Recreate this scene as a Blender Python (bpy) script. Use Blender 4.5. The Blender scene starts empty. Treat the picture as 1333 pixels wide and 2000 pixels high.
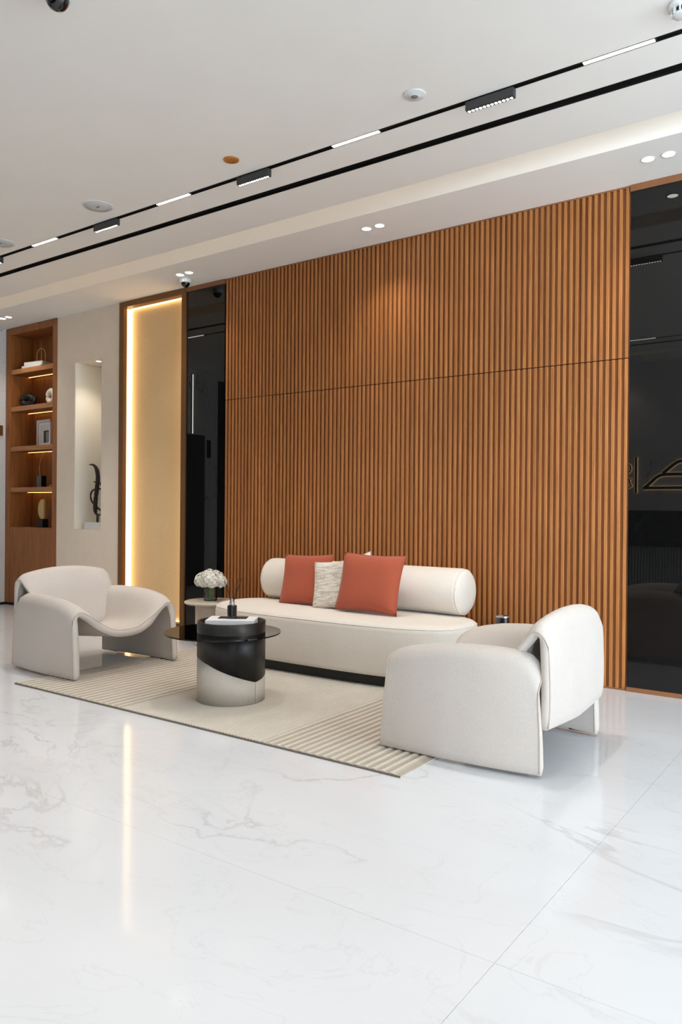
import bpy, bmesh, math, random
from mathutils import Vector, Matrix
random.seed(7)
R = math.radians
scene = bpy.context.scene
col = scene.collection

# ------------------------------------------------------------------ camera
CAM = Vector((0.0, -5.2994, 1.2))
yaw, pit, rol = -0.62042, -0.003657, 0.00794
fw = Vector((math.sin(yaw) * math.cos(pit), math.cos(yaw) * math.cos(pit), math.sin(pit)))
r0 = Vector((math.cos(yaw), -math.sin(yaw), 0)); u0 = r0.cross(fw)
rt = r0 * math.cos(rol) + u0 * math.sin(rol); up = -r0 * math.sin(rol) + u0 * math.cos(rol)
cd = bpy.data.cameras.new('camera'); cam = bpy.data.objects.new('camera', cd); col.objects.link(cam)
cd.sensor_fit = 'HORIZONTAL'; cd.sensor_width = 36; cd.lens = 1504.1 / 1333 * 36
cd.clip_start = 0.05; cd.clip_end = 100
cam.matrix_world = Matrix(((rt.x, up.x, -fw.x, CAM.x), (rt.y, up.y, -fw.y, CAM.y), (rt.z, up.z, -fw.z, CAM.z), (0, 0, 0, 1)))
scene.camera = cam

# ------------------------------------------------------------------ world, daylight, exposure
vs = scene.view_settings
scene.display_settings.display_device = 'sRGB'
vs.view_transform = 'Standard'; vs.look = 'None'; vs.gamma = 1; vs.use_curve_mapping = False
vs.exposure = 0.60
scene.cycles.max_bounces = 6; scene.cycles.diffuse_bounces = 4; scene.cycles.glossy_bounces = 3; scene.cycles.transmission_bounces = 4
scene.cycles.adaptive_threshold = 0.03; scene.cycles.caustics_reflective = False; scene.cycles.caustics_refractive = False
w = bpy.data.worlds.new('daylight_sky'); scene.world = w; w.use_nodes = True
w.node_tree.nodes['Background'].inputs[0].default_value = (0.80, 0.90, 1.0, 1)
w.node_tree.nodes['Background'].inputs[1].default_value = 1.2
def area(name, loc, rot, sx, sy, power, color):
    l = bpy.data.lights.new(name, 'AREA'); l.shape = 'RECTANGLE'; l.size = sx; l.size_y = sy
    l.energy = power; l.color = color
    o = bpy.data.objects.new(name, l); col.objects.link(o); o.location = loc; o.rotation_euler = rot
    return o
YF = -6.40
XR = 6.0          # inner face of the window wall on the right
# daylight that falls in through the tall shop window on the right
area('window_daylight', (XR + 0.5, -3.2, 1.6), (0, R(102), 0), 2.9, 5.4, 265, (0.80, 0.90, 1.0))
# added fill light behind and right of the camera, brightens camera-facing sides
area('added_fill_light', (3.6, YF - 0.5, 1.6), (R(102), 0, 0), 4.2, 2.9, 610, (0.82, 0.91, 1.0))

# ------------------------------------------------------------------ materials
def srgb(r, g, b):
    f = lambda c: (c / 255 / 12.92) if c / 255 <= 0.04045 else ((c / 255 + 0.055) / 1.055) ** 2.4
    return (f(r), f(g), f(b), 1)
class NT:
    def __init__(s, name):
        s.m = bpy.data.materials.new(name); s.m.use_nodes = True
        s.t = s.m.node_tree; s.n = s.t.nodes; s.l = s.t.links
        s.b = s.n['Principled BSDF']; s.out = s.n['Material Output']
    def add(s, typ, **kw):
        n = s.n.new(typ)
        for k, v in kw.items():
            if k in n.inputs: n.inputs[k].default_value = v
            else: setattr(n, k, v)
        return n
    def link(s, a, b): s.l.new(a, b)
    def ramp(s, fac, stops):
        n = s.n.new('ShaderNodeValToRGB'); e = n.color_ramp.elements
        while len(e) < len(stops): e.new(0.5)
        for i, (p, c) in enumerate(stops): e[i].position = p; e[i].color = c
        s.link(fac, n.inputs[0]); return n.outputs[0]
    def set(s, **kw):
        for k, v in kw.items(): s.b.inputs[k.replace('_', ' ')].default_value = v
    def bump(s, h, strength=0.2, dist=0.01):
        n = s.add('ShaderNodeBump'); n.inputs['Strength'].default_value = strength; n.inputs['Distance'].default_value = dist
        s.link(h, n.inputs['Height']); s.link(n.outputs[0], s.b.inputs['Normal'])
M = {}
def plain(name, c, rough=0.5, metal=0.0, var=0.06, scale=30, bump=0.0, spec=0.5, coat=0.0):
    t = NT(name); t.set(Roughness=rough, Metallic=metal, Specular_IOR_Level=spec, Coat_Weight=coat, Coat_Roughness=0.05)
    tc = t.add('ShaderNodeTexCoord'); nz = t.add('ShaderNodeTexNoise', Scale=scale, Detail=3.0)
    t.link(tc.outputs['Object'], nz.inputs['Vector'])
    lo = tuple(x * (1 - var) for x in c[:3]) + (1,); hi = tuple(min(1, x * (1 + var)) for x in c[:3]) + (1,)
    t.link(t.ramp(nz.outputs[0], [(0.3, lo), (0.7, hi)]), t.b.inputs['Base Color'])
    if bump: t.bump(nz.outputs[0], bump, 0.004)
    M[name] = t.m; return t
def wood(name, c, dark, rough=0.42, scale=(55, 55, 2.2), rnd=0.16):
    t = NT(name); t.set(Roughness=rough, Specular_IOR_Level=0.4)
    tc = t.add('ShaderNodeTexCoord'); mp = t.add('ShaderNodeMapping'); mp.inputs['Scale'].default_value = scale
    oi = t.add('ShaderNodeObjectInfo'); mul = t.add('ShaderNodeVectorMath', operation='ADD')
    sc_ = t.add('ShaderNodeVectorMath', operation='SCALE'); sc_.inputs[0].default_value = (31, 17, 23)
    t.link(oi.outputs['Random'], sc_.inputs['Scale'])
    t.link(tc.outputs['Object'], mul.inputs[0]); t.link(sc_.outputs[0], mul.inputs[1]); t.link(mul.outputs[0], mp.inputs['Vector'])
    nz = t.add('ShaderNodeTexNoise', Scale=1.0, Detail=5.0, Distortion=0.6); t.link(mp.outputs[0], nz.inputs['Vector'])
    base = t.ramp(nz.outputs[0], [(0.3, dark), (0.68, c)])
    hs = t.add('ShaderNodeHueSaturation'); t.link(base, hs.inputs['Color'])
    mr = t.add('ShaderNodeMapRange'); mr.inputs['To Min'].default_value = 1 - rnd; mr.inputs['To Max'].default_value = 1 + rnd
    t.link(oi.outputs['Random'], mr.inputs['Value']); t.link(mr.outputs[0], hs.inputs['Value'])
    t.link(hs.outputs[0], t.b.inputs['Base Color']); t.bump(nz.outputs[0], 0.08, 0.002)
    M[name] = t.m
def fabric(name, c, scale=420, bump=0.35, var=0.10, rough=0.95):
    t = NT(name); t.set(Roughness=rough, Specular_IOR_Level=0.15, Sheen_Weight=0.15)
    tc = t.add('ShaderNodeTexCoord'); nz = t.add('ShaderNodeTexNoise', Scale=scale, Detail=2.0)
    n2 = t.add('ShaderNodeTexNoise', Scale=5.0, Detail=2.0)
    t.link(tc.outputs['Object'], nz.inputs['Vector']); t.link(tc.outputs['Object'], n2.inputs['Vector'])
    ad = t.add('ShaderNodeMath', operation='MULTIPLY_ADD'); ad.inputs[1].default_value = 0.75
    m2 = t.add('ShaderNodeMath', operation='MULTIPLY'); m2.inputs[1].default_value = 0.25
    t.link(n2.outputs[0], m2.inputs[0]); t.link(nz.outputs[0], ad.inputs[0]); t.link(m2.outputs[0], ad.inputs[2])
    lo = tuple(x * (1 - var) for x in c[:3]) + (1,); hi = tuple(min(1, x * (1 + var)) for x in c[:3]) + (1,)
    t.link(t.ramp(ad.outputs[0], [(0.3, lo), (0.7, hi)]), t.b.inputs['Base Color']); t.bump(nz.outputs[0], bump, 0.002)
    M[name] = t.m
def emit(name, c, s):
    t = NT(name); e = t.add('ShaderNodeEmission', Strength=s); e.inputs['Color'].default_value = c
    t.link(e.outputs[0], t.out.inputs['Surface']); M[name] = t.m
def marble(name, base, vein, rough=0.05, scale=0.55, amount=1.0, fine=True, spec=0.5):
    t = NT(name); t.set(Roughness=rough, Specular_IOR_Level=spec)
    g = t.add('ShaderNodeNewGeometry'); mp = t.add('ShaderNodeMapping'); mp.inputs['Scale'].default_value = (1.0, 1.9, 1.3)
    mp.inputs['Rotation'].default_value = (0.2, 0.3, 0.55)
    t.link(g.outputs['Position'], mp.inputs['Vector'])
    def vein_layer(sc, dist, width, detail):
        nz = t.add('ShaderNodeTexNoise', Scale=sc, Detail=detail, Roughness=0.55, Distortion=dist)
        t.link(mp.outputs[0], nz.inputs['Vector'])
        s = t.add('ShaderNodeMath', operation='SUBTRACT'); s.inputs[1].default_value = 0.5; t.link(nz.outputs[0], s.inputs[0])
        a = t.add('ShaderNodeMath', operation='ABSOLUTE'); t.link(s.outputs[0], a.inputs[0])
        return t.ramp(a.outputs[0], [(0.0, (1, 1, 1, 1)), (width, (0, 0, 0, 1))])
    v1 = vein_layer(scale, 0.8, 0.012, 6.0); v2 = vein_layer(scale * 2.6, 1.2, 0.010, 6.0)
    mk = t.add('ShaderNodeTexNoise', Scale=scale * 1.3, Detail=2.0); t.link(mp.outputs[0], mk.inputs['Vector'])
    mask = t.ramp(mk.outputs[0], [(0.46, (0, 0, 0, 1)), (0.66, (1, 1, 1, 1))])
    m1 = t.add('ShaderNodeMath', operation='MULTIPLY'); t.link(v1, m1.inputs[0]); t.link(mask, m1.inputs[1])
    m2 = t.add('ShaderNodeMath', operation='MULTIPLY'); t.link(v2, m2.inputs[0]); m2.inputs[1].default_value = 0.22 if fine else 0
    ad = t.add('ShaderNodeMath', operation='ADD'); t.link(m1.outputs[0], ad.inputs[0]); t.link(m2.outputs[0], ad.inputs[1])
    am = t.add('ShaderNodeMath', operation='MULTIPLY', use_clamp=True); t.link(ad.outputs[0], am.inputs[0]); am.inputs[1].default_value = amount
    cl = t.add('ShaderNodeTexNoise', Scale=scale * 1.6, Detail=4.0); t.link(mp.outputs[0], cl.inputs['Vector'])
    cloud = t.ramp(cl.outputs[0], [(0.3, tuple(x * 0.94 for x in base[:3]) + (1,)), (0.7, base)])
    mx = t.add('ShaderNodeMix', data_type='RGBA'); t.link(am.outputs[0], mx.inputs['Factor'])
    t.link(cloud, mx.inputs['A']); mx.inputs['B'].default_value = vein
    t.link(mx.outputs['Result'], t.b.inputs['Base Color']); M[name] = t.m
def tinted_glass(name, tint, ior=1.5, rough=0.0):
    t = NT(name); tr = t.add('ShaderNodeBsdfTransparent'); tr.inputs[0].default_value = tint
    gl = t.add('ShaderNodeBsdfGlossy'); gl.inputs['Roughness'].default_value = rough
    fr = t.add('ShaderNodeFresnel'); fr.inputs[0].default_value = ior
    mx = t.add('ShaderNodeMixShader'); t.link(fr.outputs[0], mx.inputs[0]); t.link(tr.outputs[0], mx.inputs[1]); t.link(gl.outputs[0], mx.inputs[2])
    t.link(mx.outputs[0], t.out.inputs['Surface']); M[name] = t.m

plain('ceiling_paint', srgb(247, 244, 238), 0.9, var=0.01, scale=3)
plain('wall_paint', srgb(236, 221, 203), 0.85, var=0.02, scale=8)
plain('niche_lit_paint', srgb(236, 230, 218), 0.85, var=0.01, scale=8)  # wall colour made brighter, the spotlit look painted in
marble('floor_marble', srgb(224, 226, 230), srgb(146, 144, 143), rough=0.08, scale=0.62, amount=0.42, spec=0.2)
marble('wall_marble', srgb(226, 226, 226), srgb(130, 130, 132), rough=0.12, scale=0.9)
marble('black_marble', srgb(14, 14, 15), srgb(90, 90, 92), rough=0.15, scale=1.4)
plain('grout', srgb(222, 222, 222), 0.6)
wood('slat_wood', srgb(184, 122, 68), srgb(158, 98, 50), rnd=0.10)
wood('slat_back_shaded', srgb(138, 82, 36), srgb(112, 62, 24), rnd=0.04)  # backing wood darkened to paint in the shade between slats
wood('shelf_wood', srgb(160, 100, 50), srgb(132, 78, 36), rnd=0.03, scale=(40, 40, 2.5))
wood('shelf_edge', srgb(180, 124, 78), srgb(154, 100, 58), rnd=0.04, scale=(3, 40, 40))
plain('bronze', srgb(116, 76, 36), 0.45, 0.2, var=0.08, scale=6)
plain('frame_brown', srgb(140, 92, 58), 0.45, 0.1, var=0.08, scale=6)
plain('black_glass', (0.004, 0.004, 0.004, 1), 0.0, var=0.0)
fabric('panel_cloth', srgb(228, 196, 148), scale=60, bump=0.15, var=0.07)
fabric('sofa_cloth', srgb(234, 226, 216), scale=200, var=0.07); fabric('chair_cloth', srgb(212, 203, 195), scale=200, var=0.07); fabric('piping_cloth', srgb(200, 188, 174))
fabric('rust_cloth', srgb(180, 92, 68), scale=260, var=0.14)
fabric('rug_groove_shade', srgb(182, 171, 155), scale=260, bump=0.6, var=0.16)  # shadows of the ribs painted as a darker wool tone
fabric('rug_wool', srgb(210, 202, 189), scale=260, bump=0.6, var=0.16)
plain('rug_edge', srgb(120, 112, 104), 0.95)
plain('black_paint', srgb(16, 16, 17), 0.5, var=0.1)
plain('track_black', srgb(22, 22, 22), 0.45, var=0.1)
plain('lamp_grey', srgb(56, 57, 58), 0.45, var=0.05)
plain('slot_black', srgb(8, 8, 8), 0.7)
plain('white_plastic', srgb(228, 230, 228), 0.4, var=0.01)
plain('grey_plastic', srgb(205, 209, 212), 0.5, var=0.02, scale=60)
plain('copper_cap', srgb(196, 130, 60), 0.35, 0.35, var=0.06)
plain('dark_grille', srgb(36, 36, 36), 0.6)
plain('smoke_dome', srgb(10, 10, 11), 0.06, coat=0.5)
plain('brass', srgb(206, 172, 116), 0.4, 0.4, var=0.04)
plain('iron', srgb(34, 27, 22), 0.6, 0.2, var=0.2)
plain('silver', srgb(205, 202, 198), 0.25, 0.9, var=0.02)
plain('paper_white', srgb(236, 236, 236), 0.6, var=0.02)
plain('page_cream', srgb(226, 222, 214), 0.8, var=0.03)
plain('ink_grey', srgb(120, 120, 122), 0.7)
plain('photo_dark', srgb(38, 38, 36), 0.5, var=0.4, scale=40)
plain('photo_grey', srgb(150, 146, 142), 0.5, var=0.2, scale=25)
plain('ceramic_white', srgb(232, 226, 216), 0.35, var=0.02)
plain('ceramic_black', srgb(14, 14, 15), 0.55, var=0.2)
plain('gold_leaf', srgb(214, 184, 118), 0.45, 0.4, var=0.1, scale=60)
wood('black_oak', srgb(30, 30, 31), srgb(16, 16, 17), rough=0.38, rnd=0.0, scale=(30, 30, 3))
plain('leather_beige', srgb(204, 196, 184), 0.5, var=0.03, scale=60)
plain('seam_dark', srgb(120, 112, 102), 0.8)
plain('stone_table', srgb(206, 196, 182), 0.35, var=0.08, scale=25)
tinted_glass('smoked_glass', (0.34, 0.29, 0.23, 1)); tinted_glass('clear_glass', (0.93, 0.96, 0.95, 1)); tinted_glass('window_glass', (0.95, 0.97, 0.98, 1))
plain('leaf_green', srgb(92, 124, 64), 0.5, var=0.25, scale=40)
plain('petal_white', srgb(240, 240, 230), 0.7, var=0.04, scale=40)
plain('flute_grey', srgb(150, 152, 150), 0.4)
emit('led_warm', (1.0, 0.52, 0.15, 1), 3.6)
emit('led_panel', (1.0, 0.66, 0.31, 1), 3.0)
emit('led_cove', (1.0, 0.74, 0.46, 1), 1.9)
emit('led_white', (1.0, 0.97, 0.92, 1), 6.0)
emit('led_dot', (1.0, 0.96, 0.90, 1), 6.0)
emit('led_downlight', (1.0, 0.94, 0.84, 1), 7.0)
emit('led_halo', (1.0, 0.66, 0.30, 1), 2.5)
# patterned cushion: cream ground, sketchy grey-brown hatching
t = NT('sketch_cloth'); t.set(Roughness=0.95, Specular_IOR_Level=0.1)
tc = t.add('ShaderNodeTexCoord')
acc = None
for k, (scl, rz) in enumerate((((3, 30, 3), 0.25), ((34, 4, 4), 0.1))):
    mp = t.add('ShaderNodeMapping'); mp.inputs['Scale'].default_value = scl; mp.inputs['Rotation'].default_value = (0, rz, 0)
    mp.inputs['Location'].default_value = (k * 3.3, 1.7, k)
    t.link(tc.outputs['UV'], mp.inputs['Vector'])
    nz = t.add('ShaderNodeTexNoise', Scale=1.0, Detail=5.0, Distortion=0.8); t.link(mp.outputs[0], nz.inputs['Vector'])
    rp = t.ramp(nz.outputs[0], [(0.47, (0, 0, 0, 1)), (0.56, (1, 1, 1, 1))])
    if acc is None: acc = rp
    else:
        m_ = t.add('ShaderNodeMath', operation='MULTIPLY_ADD'); m_.inputs[1].default_value = 0.45
        t.link(rp, m_.inputs[0]); t.link(acc, m_.inputs[2]); acc = m_.outputs[0]
t.link(t.ramp(acc, [(0.5, srgb(238, 232, 222)), (1.0, srgb(206, 197, 182))]), t.b.inputs['Base Color']); M['sketch_cloth'] = t.m

# ------------------------------------------------------------------ mesh helpers
def tag(o, label=None, cat=None, group=None, kind=None):
    if label: o['label'] = label
    if cat: o['category'] = cat
    if group: o['group'] = group
    if kind: o['kind'] = kind
    return o
def obj(name, me, mat=None, parent=None, loc=None, smooth=False):
    if mat:
        me.materials.clear(); me.materials.append(M[mat])
    o = bpy.data.objects.new(name, me); col.objects.link(o)
    if parent: o.parent = parent
    if loc: o.location = loc
    if smooth:
        for p in me.polygons: p.use_smooth = True
    return o
def thing(name, label, cat, loc=(0, 0, 0), rz=0, group=None):
    o = bpy.data.objects.new(name, None); col.objects.link(o); o.empty_display_size = 0.1
    o.location = loc; o.rotation_euler = (0, 0, rz); return tag(o, label, cat, group)
def to_mesh(bm, name='m'):
    bmesh.ops.recalc_face_normals(bm, faces=bm.faces)
    me = bpy.data.meshes.new(name); bm.to_mesh(me); bm.free(); return me
def add_box(bm, x0, x1, y0, y1, z0, z1):
    v = [bm.verts.new(p) for p in ((x0, y0, z0), (x1, y0, z0), (x1, y1, z0), (x0, y1, z0), (x0, y0, z1), (x1, y0, z1), (x1, y1, z1), (x0, y1, z1))]
    for f in ((0, 3, 2, 1), (4, 5, 6, 7), (0, 1, 5, 4), (1, 2, 6, 5), (2, 3, 7, 6), (3, 0, 4, 7)): bm.faces.new([v[i] for i in f])
def boxes(*bs, bevel=0.0):
    bm = bmesh.new()
    for b in bs: add_box(bm, *b)
    if bevel: bmesh.ops.bevel(bm, geom=bm.edges[:], offset=bevel, segments=2, profile=0.7, affect='EDGES')
    return to_mesh(bm)
def revolve(prof, n=32, cap0=True, cap1=True):
    """prof: list of (radius, z) bottom to top about the z axis"""
    bm = bmesh.new(); rings = []
    for r, z in prof:
        if r < 1e-6: rings.append([bm.verts.new((0, 0, z))])
        else: rings.append([bm.verts.new((r * math.cos(2 * math.pi * i / n), r * math.sin(2 * math.pi * i / n), z)) for i in range(n)])
    for a, b in zip(rings, rings[1:]):
        if len(a) == 1 and len(b) == 1: continue
        for i in range(n):
            j = (i + 1) % n
            if len(a) == 1: bm.faces.new((a[0], b[j], b[i]))
            elif len(b) == 1: bm.faces.new((a[i], a[j], b[0]))
            else: bm.faces.new((a[i], a[j], b[j], b[i]))
    if cap0 and len(rings[0]) > 1: bm.faces.new(rings[0][::-1])
    if cap1 and len(rings[-1]) > 1: bm.faces.new(rings[-1])
    return to_mesh(bm)
def add_tube(bm, pts, rad, n=8, closed=False, flat=None):
    """tube along pts; rad a number or list; flat=(nx,ny,nz) squashes across that axis"""
    P = [Vector(p) for p in pts]; k = len(P); rad = rad if isinstance(rad, (list, tuple)) else [rad] * k
    rings = []; ref = Vector((0, 0, 1))
    for i in range(k):
        a = P[(i - 1) % k] if (closed or i > 0) else P[i]; b = P[(i + 1) % k] if (closed or i < k - 1) else P[i]
        d = (b - a).normalized()
        s = d.cross(ref)
        if s.length < 0.15: s = d.cross(Vector((0, 1, 0)))
        s.normalize(); q = s.cross(d).normalized()
        rings.append([bm.verts.new(P[i] + s * (rad[i] * math.cos(2 * math.pi * j / n)) + q * (rad[i] * math.sin(2 * math.pi * j / n))) for j in range(n)])
    for i in range(k if closed else k - 1):
        a, b = rings[i], rings[(i + 1) % k]
        for j in range(n): bm.faces.new((a[j], a[(j + 1) % n], b[(j + 1) % n], b[j]))
    if not closed: bm.faces.new(rings[0][::-1]); bm.faces.new(rings[-1])
def tube(pts, rad, n=8, closed=False):
    bm = bmesh.new(); add_tube(bm, pts, rad, n, closed); return to_mesh(bm)
def prism(poly, y0, y1):
    """poly of (x,z), extruded along y"""
    bm = bmesh.new(); a = [bm.verts.new((x, y0, z)) for x, z in poly]; b = [bm.verts.new((x, y1, z)) for x, z in poly]
    bm.faces.new(a); bm.faces.new(b[::-1]); n = len(poly)
    for i in range(n): bm.faces.new((a[i], b[i], b[(i + 1) % n], a[(i + 1) % n]))
    return to_mesh(bm)
def catmull(pts, n):
    P = [Vector(p) for p in pts]; P = [P[0] * 2 - P[1]] + P + [P[-1] * 2 - P[-2]]
    fine = []
    for i in range(1, len(P) - 2):
        for k in range(16):
            t_ = k / 16; a, b, c, d = P[i - 1], P[i], P[i + 1], P[i + 2]
            fine.append(0.5 * ((2 * b) + (c - a) * t_ + (2 * a - 5 * b + 4 * c - d) * t_ ** 2 + (3 * b - a - 3 * c + d) * t_ ** 3))
    fine.append(P[-2]); L = [0]
    for a, b in zip(fine, fine[1:]): L.append(L[-1] + (b - a).length)
    out = []; j = 0
    for i in range(n):
        s = L[-1] * i / (n - 1)
        while j < len(L) - 2 and L[j + 1] < s: j += 1
        f = (s - L[j]) / max(1e-9, L[j + 1] - L[j]); out.append(fine[j].lerp(fine[j + 1], min(1, max(0, f))))
    return out
def lerp_tab(tab, x):
    for (a, va), (b, vb) in zip(tab, tab[1:]):
        if x <= b: return va + (vb - va) * (x - a) / (b - a)
    return tab[-1][1]
def sheet(G, th):
    """thick upholstered sheet from a grid of centre points, rims rounded; returns mesh and the outer-face grid"""
    n, m = len(G), len(G[0]); N = [[None] * m for _ in range(n)]
    for i in range(n):
        for j in range(m):
            du = G[min(n - 1, i + 1)][j] - G[max(0, i - 1)][j]; dv = G[i][min(m - 1, j + 1)] - G[i][max(0, j - 1)]
            N[i][j] = du.cross(dv).normalized()
    bm = bmesh.new(); h = th / 2
    A = [[bm.verts.new(G[i][j] + N[i][j] * h) for j in range(m)] for i in range(n)]
    B = [[bm.verts.new(G[i][j] - N[i][j] * h) for j in range(m)] for i in range(n)]
    for i in range(n - 1):
        for j in range(m - 1):
            bm.faces.new((A[i][j], A[i + 1][j], A[i + 1][j + 1], A[i][j + 1])); bm.faces.new((B[i][j], B[i][j + 1], B[i + 1][j + 1], B[i + 1][j]))
    ring = [(i, 0) for i in range(n)] + [(n - 1, j) for j in range(1, m)] + [(i, m - 1) for i in range(n - 2, -1, -1)] + [(0, j) for j in range(m - 2, 0, -1)]
    k = len(ring); rims = []
    cen = lambda i, j: G[min(max(i, 1), n - 2)][min(max(j, 1), m - 2)]
    for (i, j) in ring:
        o = (G[i][j] - cen(i, j)); o = o - N[i][j] * o.dot(N[i][j])
        o = o.normalized() if o.length > 1e-6 else Vector((0, 0, 0))
        rims.append([A[i][j]] + [bm.verts.new(G[i][j] + N[i][j] * (h * math.cos(a)) + o * (h * 0.55 * math.sin(a))) for a in (R(45), R(90), R(135))] + [B[i][j]])
    for q in range(k):
        a, b = rims[q], rims[(q + 1) % k]
        for c in range(4): bm.faces.new((a[c], b[c], b[c + 1], a[c + 1]))
    return to_mesh(bm), [[G[i][j] + N[i][j] * h for j in range(m)] for i in range(n)], [[G[i][j] - N[i][j] * h for j in range(m)] for i in range(n)]

H = 3.374
XL = -8.86        # left end wall
# ------------------------------------------------------------------ floor with large marble slabs
fl = tag(obj('floor', boxes((XL - 0.2, XR + 0.2, YF - 0.2, 0.5, -0.10, -0.012)), 'grout'), 'polished white marble floor with faint grey veins', None, kind='structure')
xs = [XL - 0.2, -7.245, -4.045, -0.845, 2.355, XR + 0.2]; ys = [YF - 0.2, -5.0, -3.4, -1.8, -0.2, 0.5]
for i in range(5):
    for j in range(5):
        g = 0.0005
        me = boxes((xs[i] + g, xs[i + 1] - g, ys[j] + g, ys[j + 1] - g, -0.0118, 0.0))
        obj('marble_tile', me, 'floor_marble', fl)

# ------------------------------------------------------------------ ceiling: boards between recessed slots and light troughs
cuts = [(-0.84, -0.58), (-1.31, -1.24), (-1.592, -1.552), (-4.848, -4.808), (-5.16, -5.09), (-5.82, -5.56)]
edges = [0.5] + [v for c in cuts for v in (c[1], c[0])] + [YF - 0.2]
bs = []
for a, b in zip(edges[::2], edges[1::2]): bs.append((XL - 0.2, XR + 0.2, b, a, H, H + 0.02))
bs.append((XL - 0.2, XR + 0.2, YF - 0.2, 0.5, H + 0.15, H + 0.2))
for a, b in (cuts[0], cuts[5]):
    bs += [(XL - 0.2, XR + 0.2, a - 0.02, a, H + 0.02, H + 0.15), (XL - 0.2, XR + 0.2, b, b + 0.02, H + 0.02, H + 0.15)]
tag(obj('ceiling', boxes(*bs), 'ceiling_paint'), 'white painted ceiling with recessed slots and a warm light trough', kind='structure')
for k, (a, b, lab) in enumerate(((cuts[0][0], cuts[0][1], 'warm light strip hidden in the trough above the wood wall'), (cuts[5][0], cuts[5][1], 'warm light strip hidden in the trough behind the camera'))):
    y0, y1 = (a + 0.003, a + 0.018) if k == 0 else (b - 0.018, b - 0.003)
    t_ = thing('trough_light', lab, 'light strip', (-3, (y0 + y1) / 2, H + 0.115)); d = (y1 - y0) / 2
    obj('channel', boxes((XL + 3.1, XR + 2.9, -d, d, -0.008, -0.004)), 'white_plastic', t_)
    obj('diffuser', boxes((XL + 3.1, XR + 2.9, -d, d, -0.004, 0.012)), 'led_cove', t_)
def slot(y0, y1, lab):
    t_ = thing('air_slot', lab, 'air slot', (-3, (y0 + y1) / 2, H)); hw = (y1 - y0) / 2; a, b = XL + 3.0, XR + 3.0
    obj('housing', boxes((a, b, -hw, -hw + 0.006, 0.0, 0.10), (a, b, hw - 0.006, hw, 0.0, 0.10), (a, b, -hw, hw, 0.10, 0.106)), 'track_black', t_)
    for q in (-0.33, 0.33): obj('vane', boxes((a, b, q * hw - 0.002, q * hw + 0.002, 0.012, 0.06)), 'slot_black', t_)
slot(-1.31, -1.24, 'wide black air slot running along the ceiling nearest the wood wall')
slot(-5.16, -5.09, 'wide black air slot in the ceiling near the reception wall')

# ------------------------------------------------------------------ walls
# niche wall between bookcase and glowing panel
nx0, nx1, nz0, nz1, nd = -7.475, -7.005, 0.95, 2.825, 0.36
wx0, wx1 = -7.81, -6.69
wb = tag(obj('wall_back', boxes((wx0, nx0, 0, 0.40, 0, H), (nx1, wx1, 0, 0.40, 0, H), (nx0, nx1, 0, 0.40, 0, nz0), (nx0, nx1, 0, 0.40, nz1, H), (nx0, nx1, nd, 0.40, nz0, nz1),
     (XL - 0.2, XR + 0.2, 0.40, 0.5, 0, H), (1.3, XR + 0.2, 0.0, 0.4, 0, H)), 'wall_paint'), 'plain warm beige wall with a tall display niche', kind='structure')
obj('niche_lit_lining', boxes((nx0, nx0 + 0.004, 0.004, nd, nz0 + 0.004, nz1 - 0.004), (nx1 - 0.004, nx1, 0.004, nd, nz0 + 0.004, nz1 - 0.004), (nx0 + 0.004, nx1 - 0.004, nd - 0.004, nd, nz0 + 0.004, nz1 - 0.004)), 'niche_lit_paint', wb)  # thin lining added to carry the painted-in spotlight brightness
tag(obj('wall_left', boxes((XL - 0.2, XL, YF - 0.2, 0.5, 0.0, H)), 'wall_marble'), 'pale veined marble end wall', kind='structure')
ex0, ex1 = 1.4, 5.8  # opening added to let the fill light in
tag(obj('wall_front', boxes((XL - 0.2, ex0, YF - 0.2, YF, 0.0, H), (ex1, XR + 0.2, YF - 0.2, YF, 0.0, H), (ex0, ex1, YF - 0.2, YF, 3.05, H)), 'wall_marble'), 'pale marble reception wall', kind='structure')
tag(obj('baseboard_left', boxes((XL, XL + 0.012, YF, -0.002, 0.0, 0.03)), 'black_paint'), 'thin black skirting of the end wall', kind='structure')
# right wall with tall shop windows
oy0, oy1, oz1 = -6.1, -0.35, 3.05
tag(obj('wall_right', boxes((XR, XR + 0.2, YF - 0.2, oy0, 0, H), (XR, XR + 0.2, oy1, 0.5, 0, H), (XR, XR + 0.2, oy0, oy1, oz1, H)), 'wall_paint'), 'beige wall around the tall shop windows', kind='structure')
nw = 4
for k in range(nw):
    a = oy0 + (oy1 - oy0) * k / nw; b = oy0 + (oy1 - oy0) * (k + 1) / nw; f = 0.035
    wn = thing('window_%d' % (k + 1), 'tall dark framed shop window pane', None, (XR + 0.08, (a + b) / 2, 0)); wn['kind'] = 'structure'; hw = (b - a) / 2
    obj('window_frame', boxes((-0.03, 0.03, -hw, -hw + f, 0, oz1), (-0.03, 0.03, hw - f, hw, 0, oz1), (-0.03, 0.03, -hw, hw, 0, f), (-0.03, 0.03, -hw, hw, oz1 - f, oz1)), 'black_paint', wn)
    obj('window_pane', boxes((-0.004, 0.004, -hw + f, hw - f, f, oz1 - f)), 'window_glass', wn)

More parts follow.
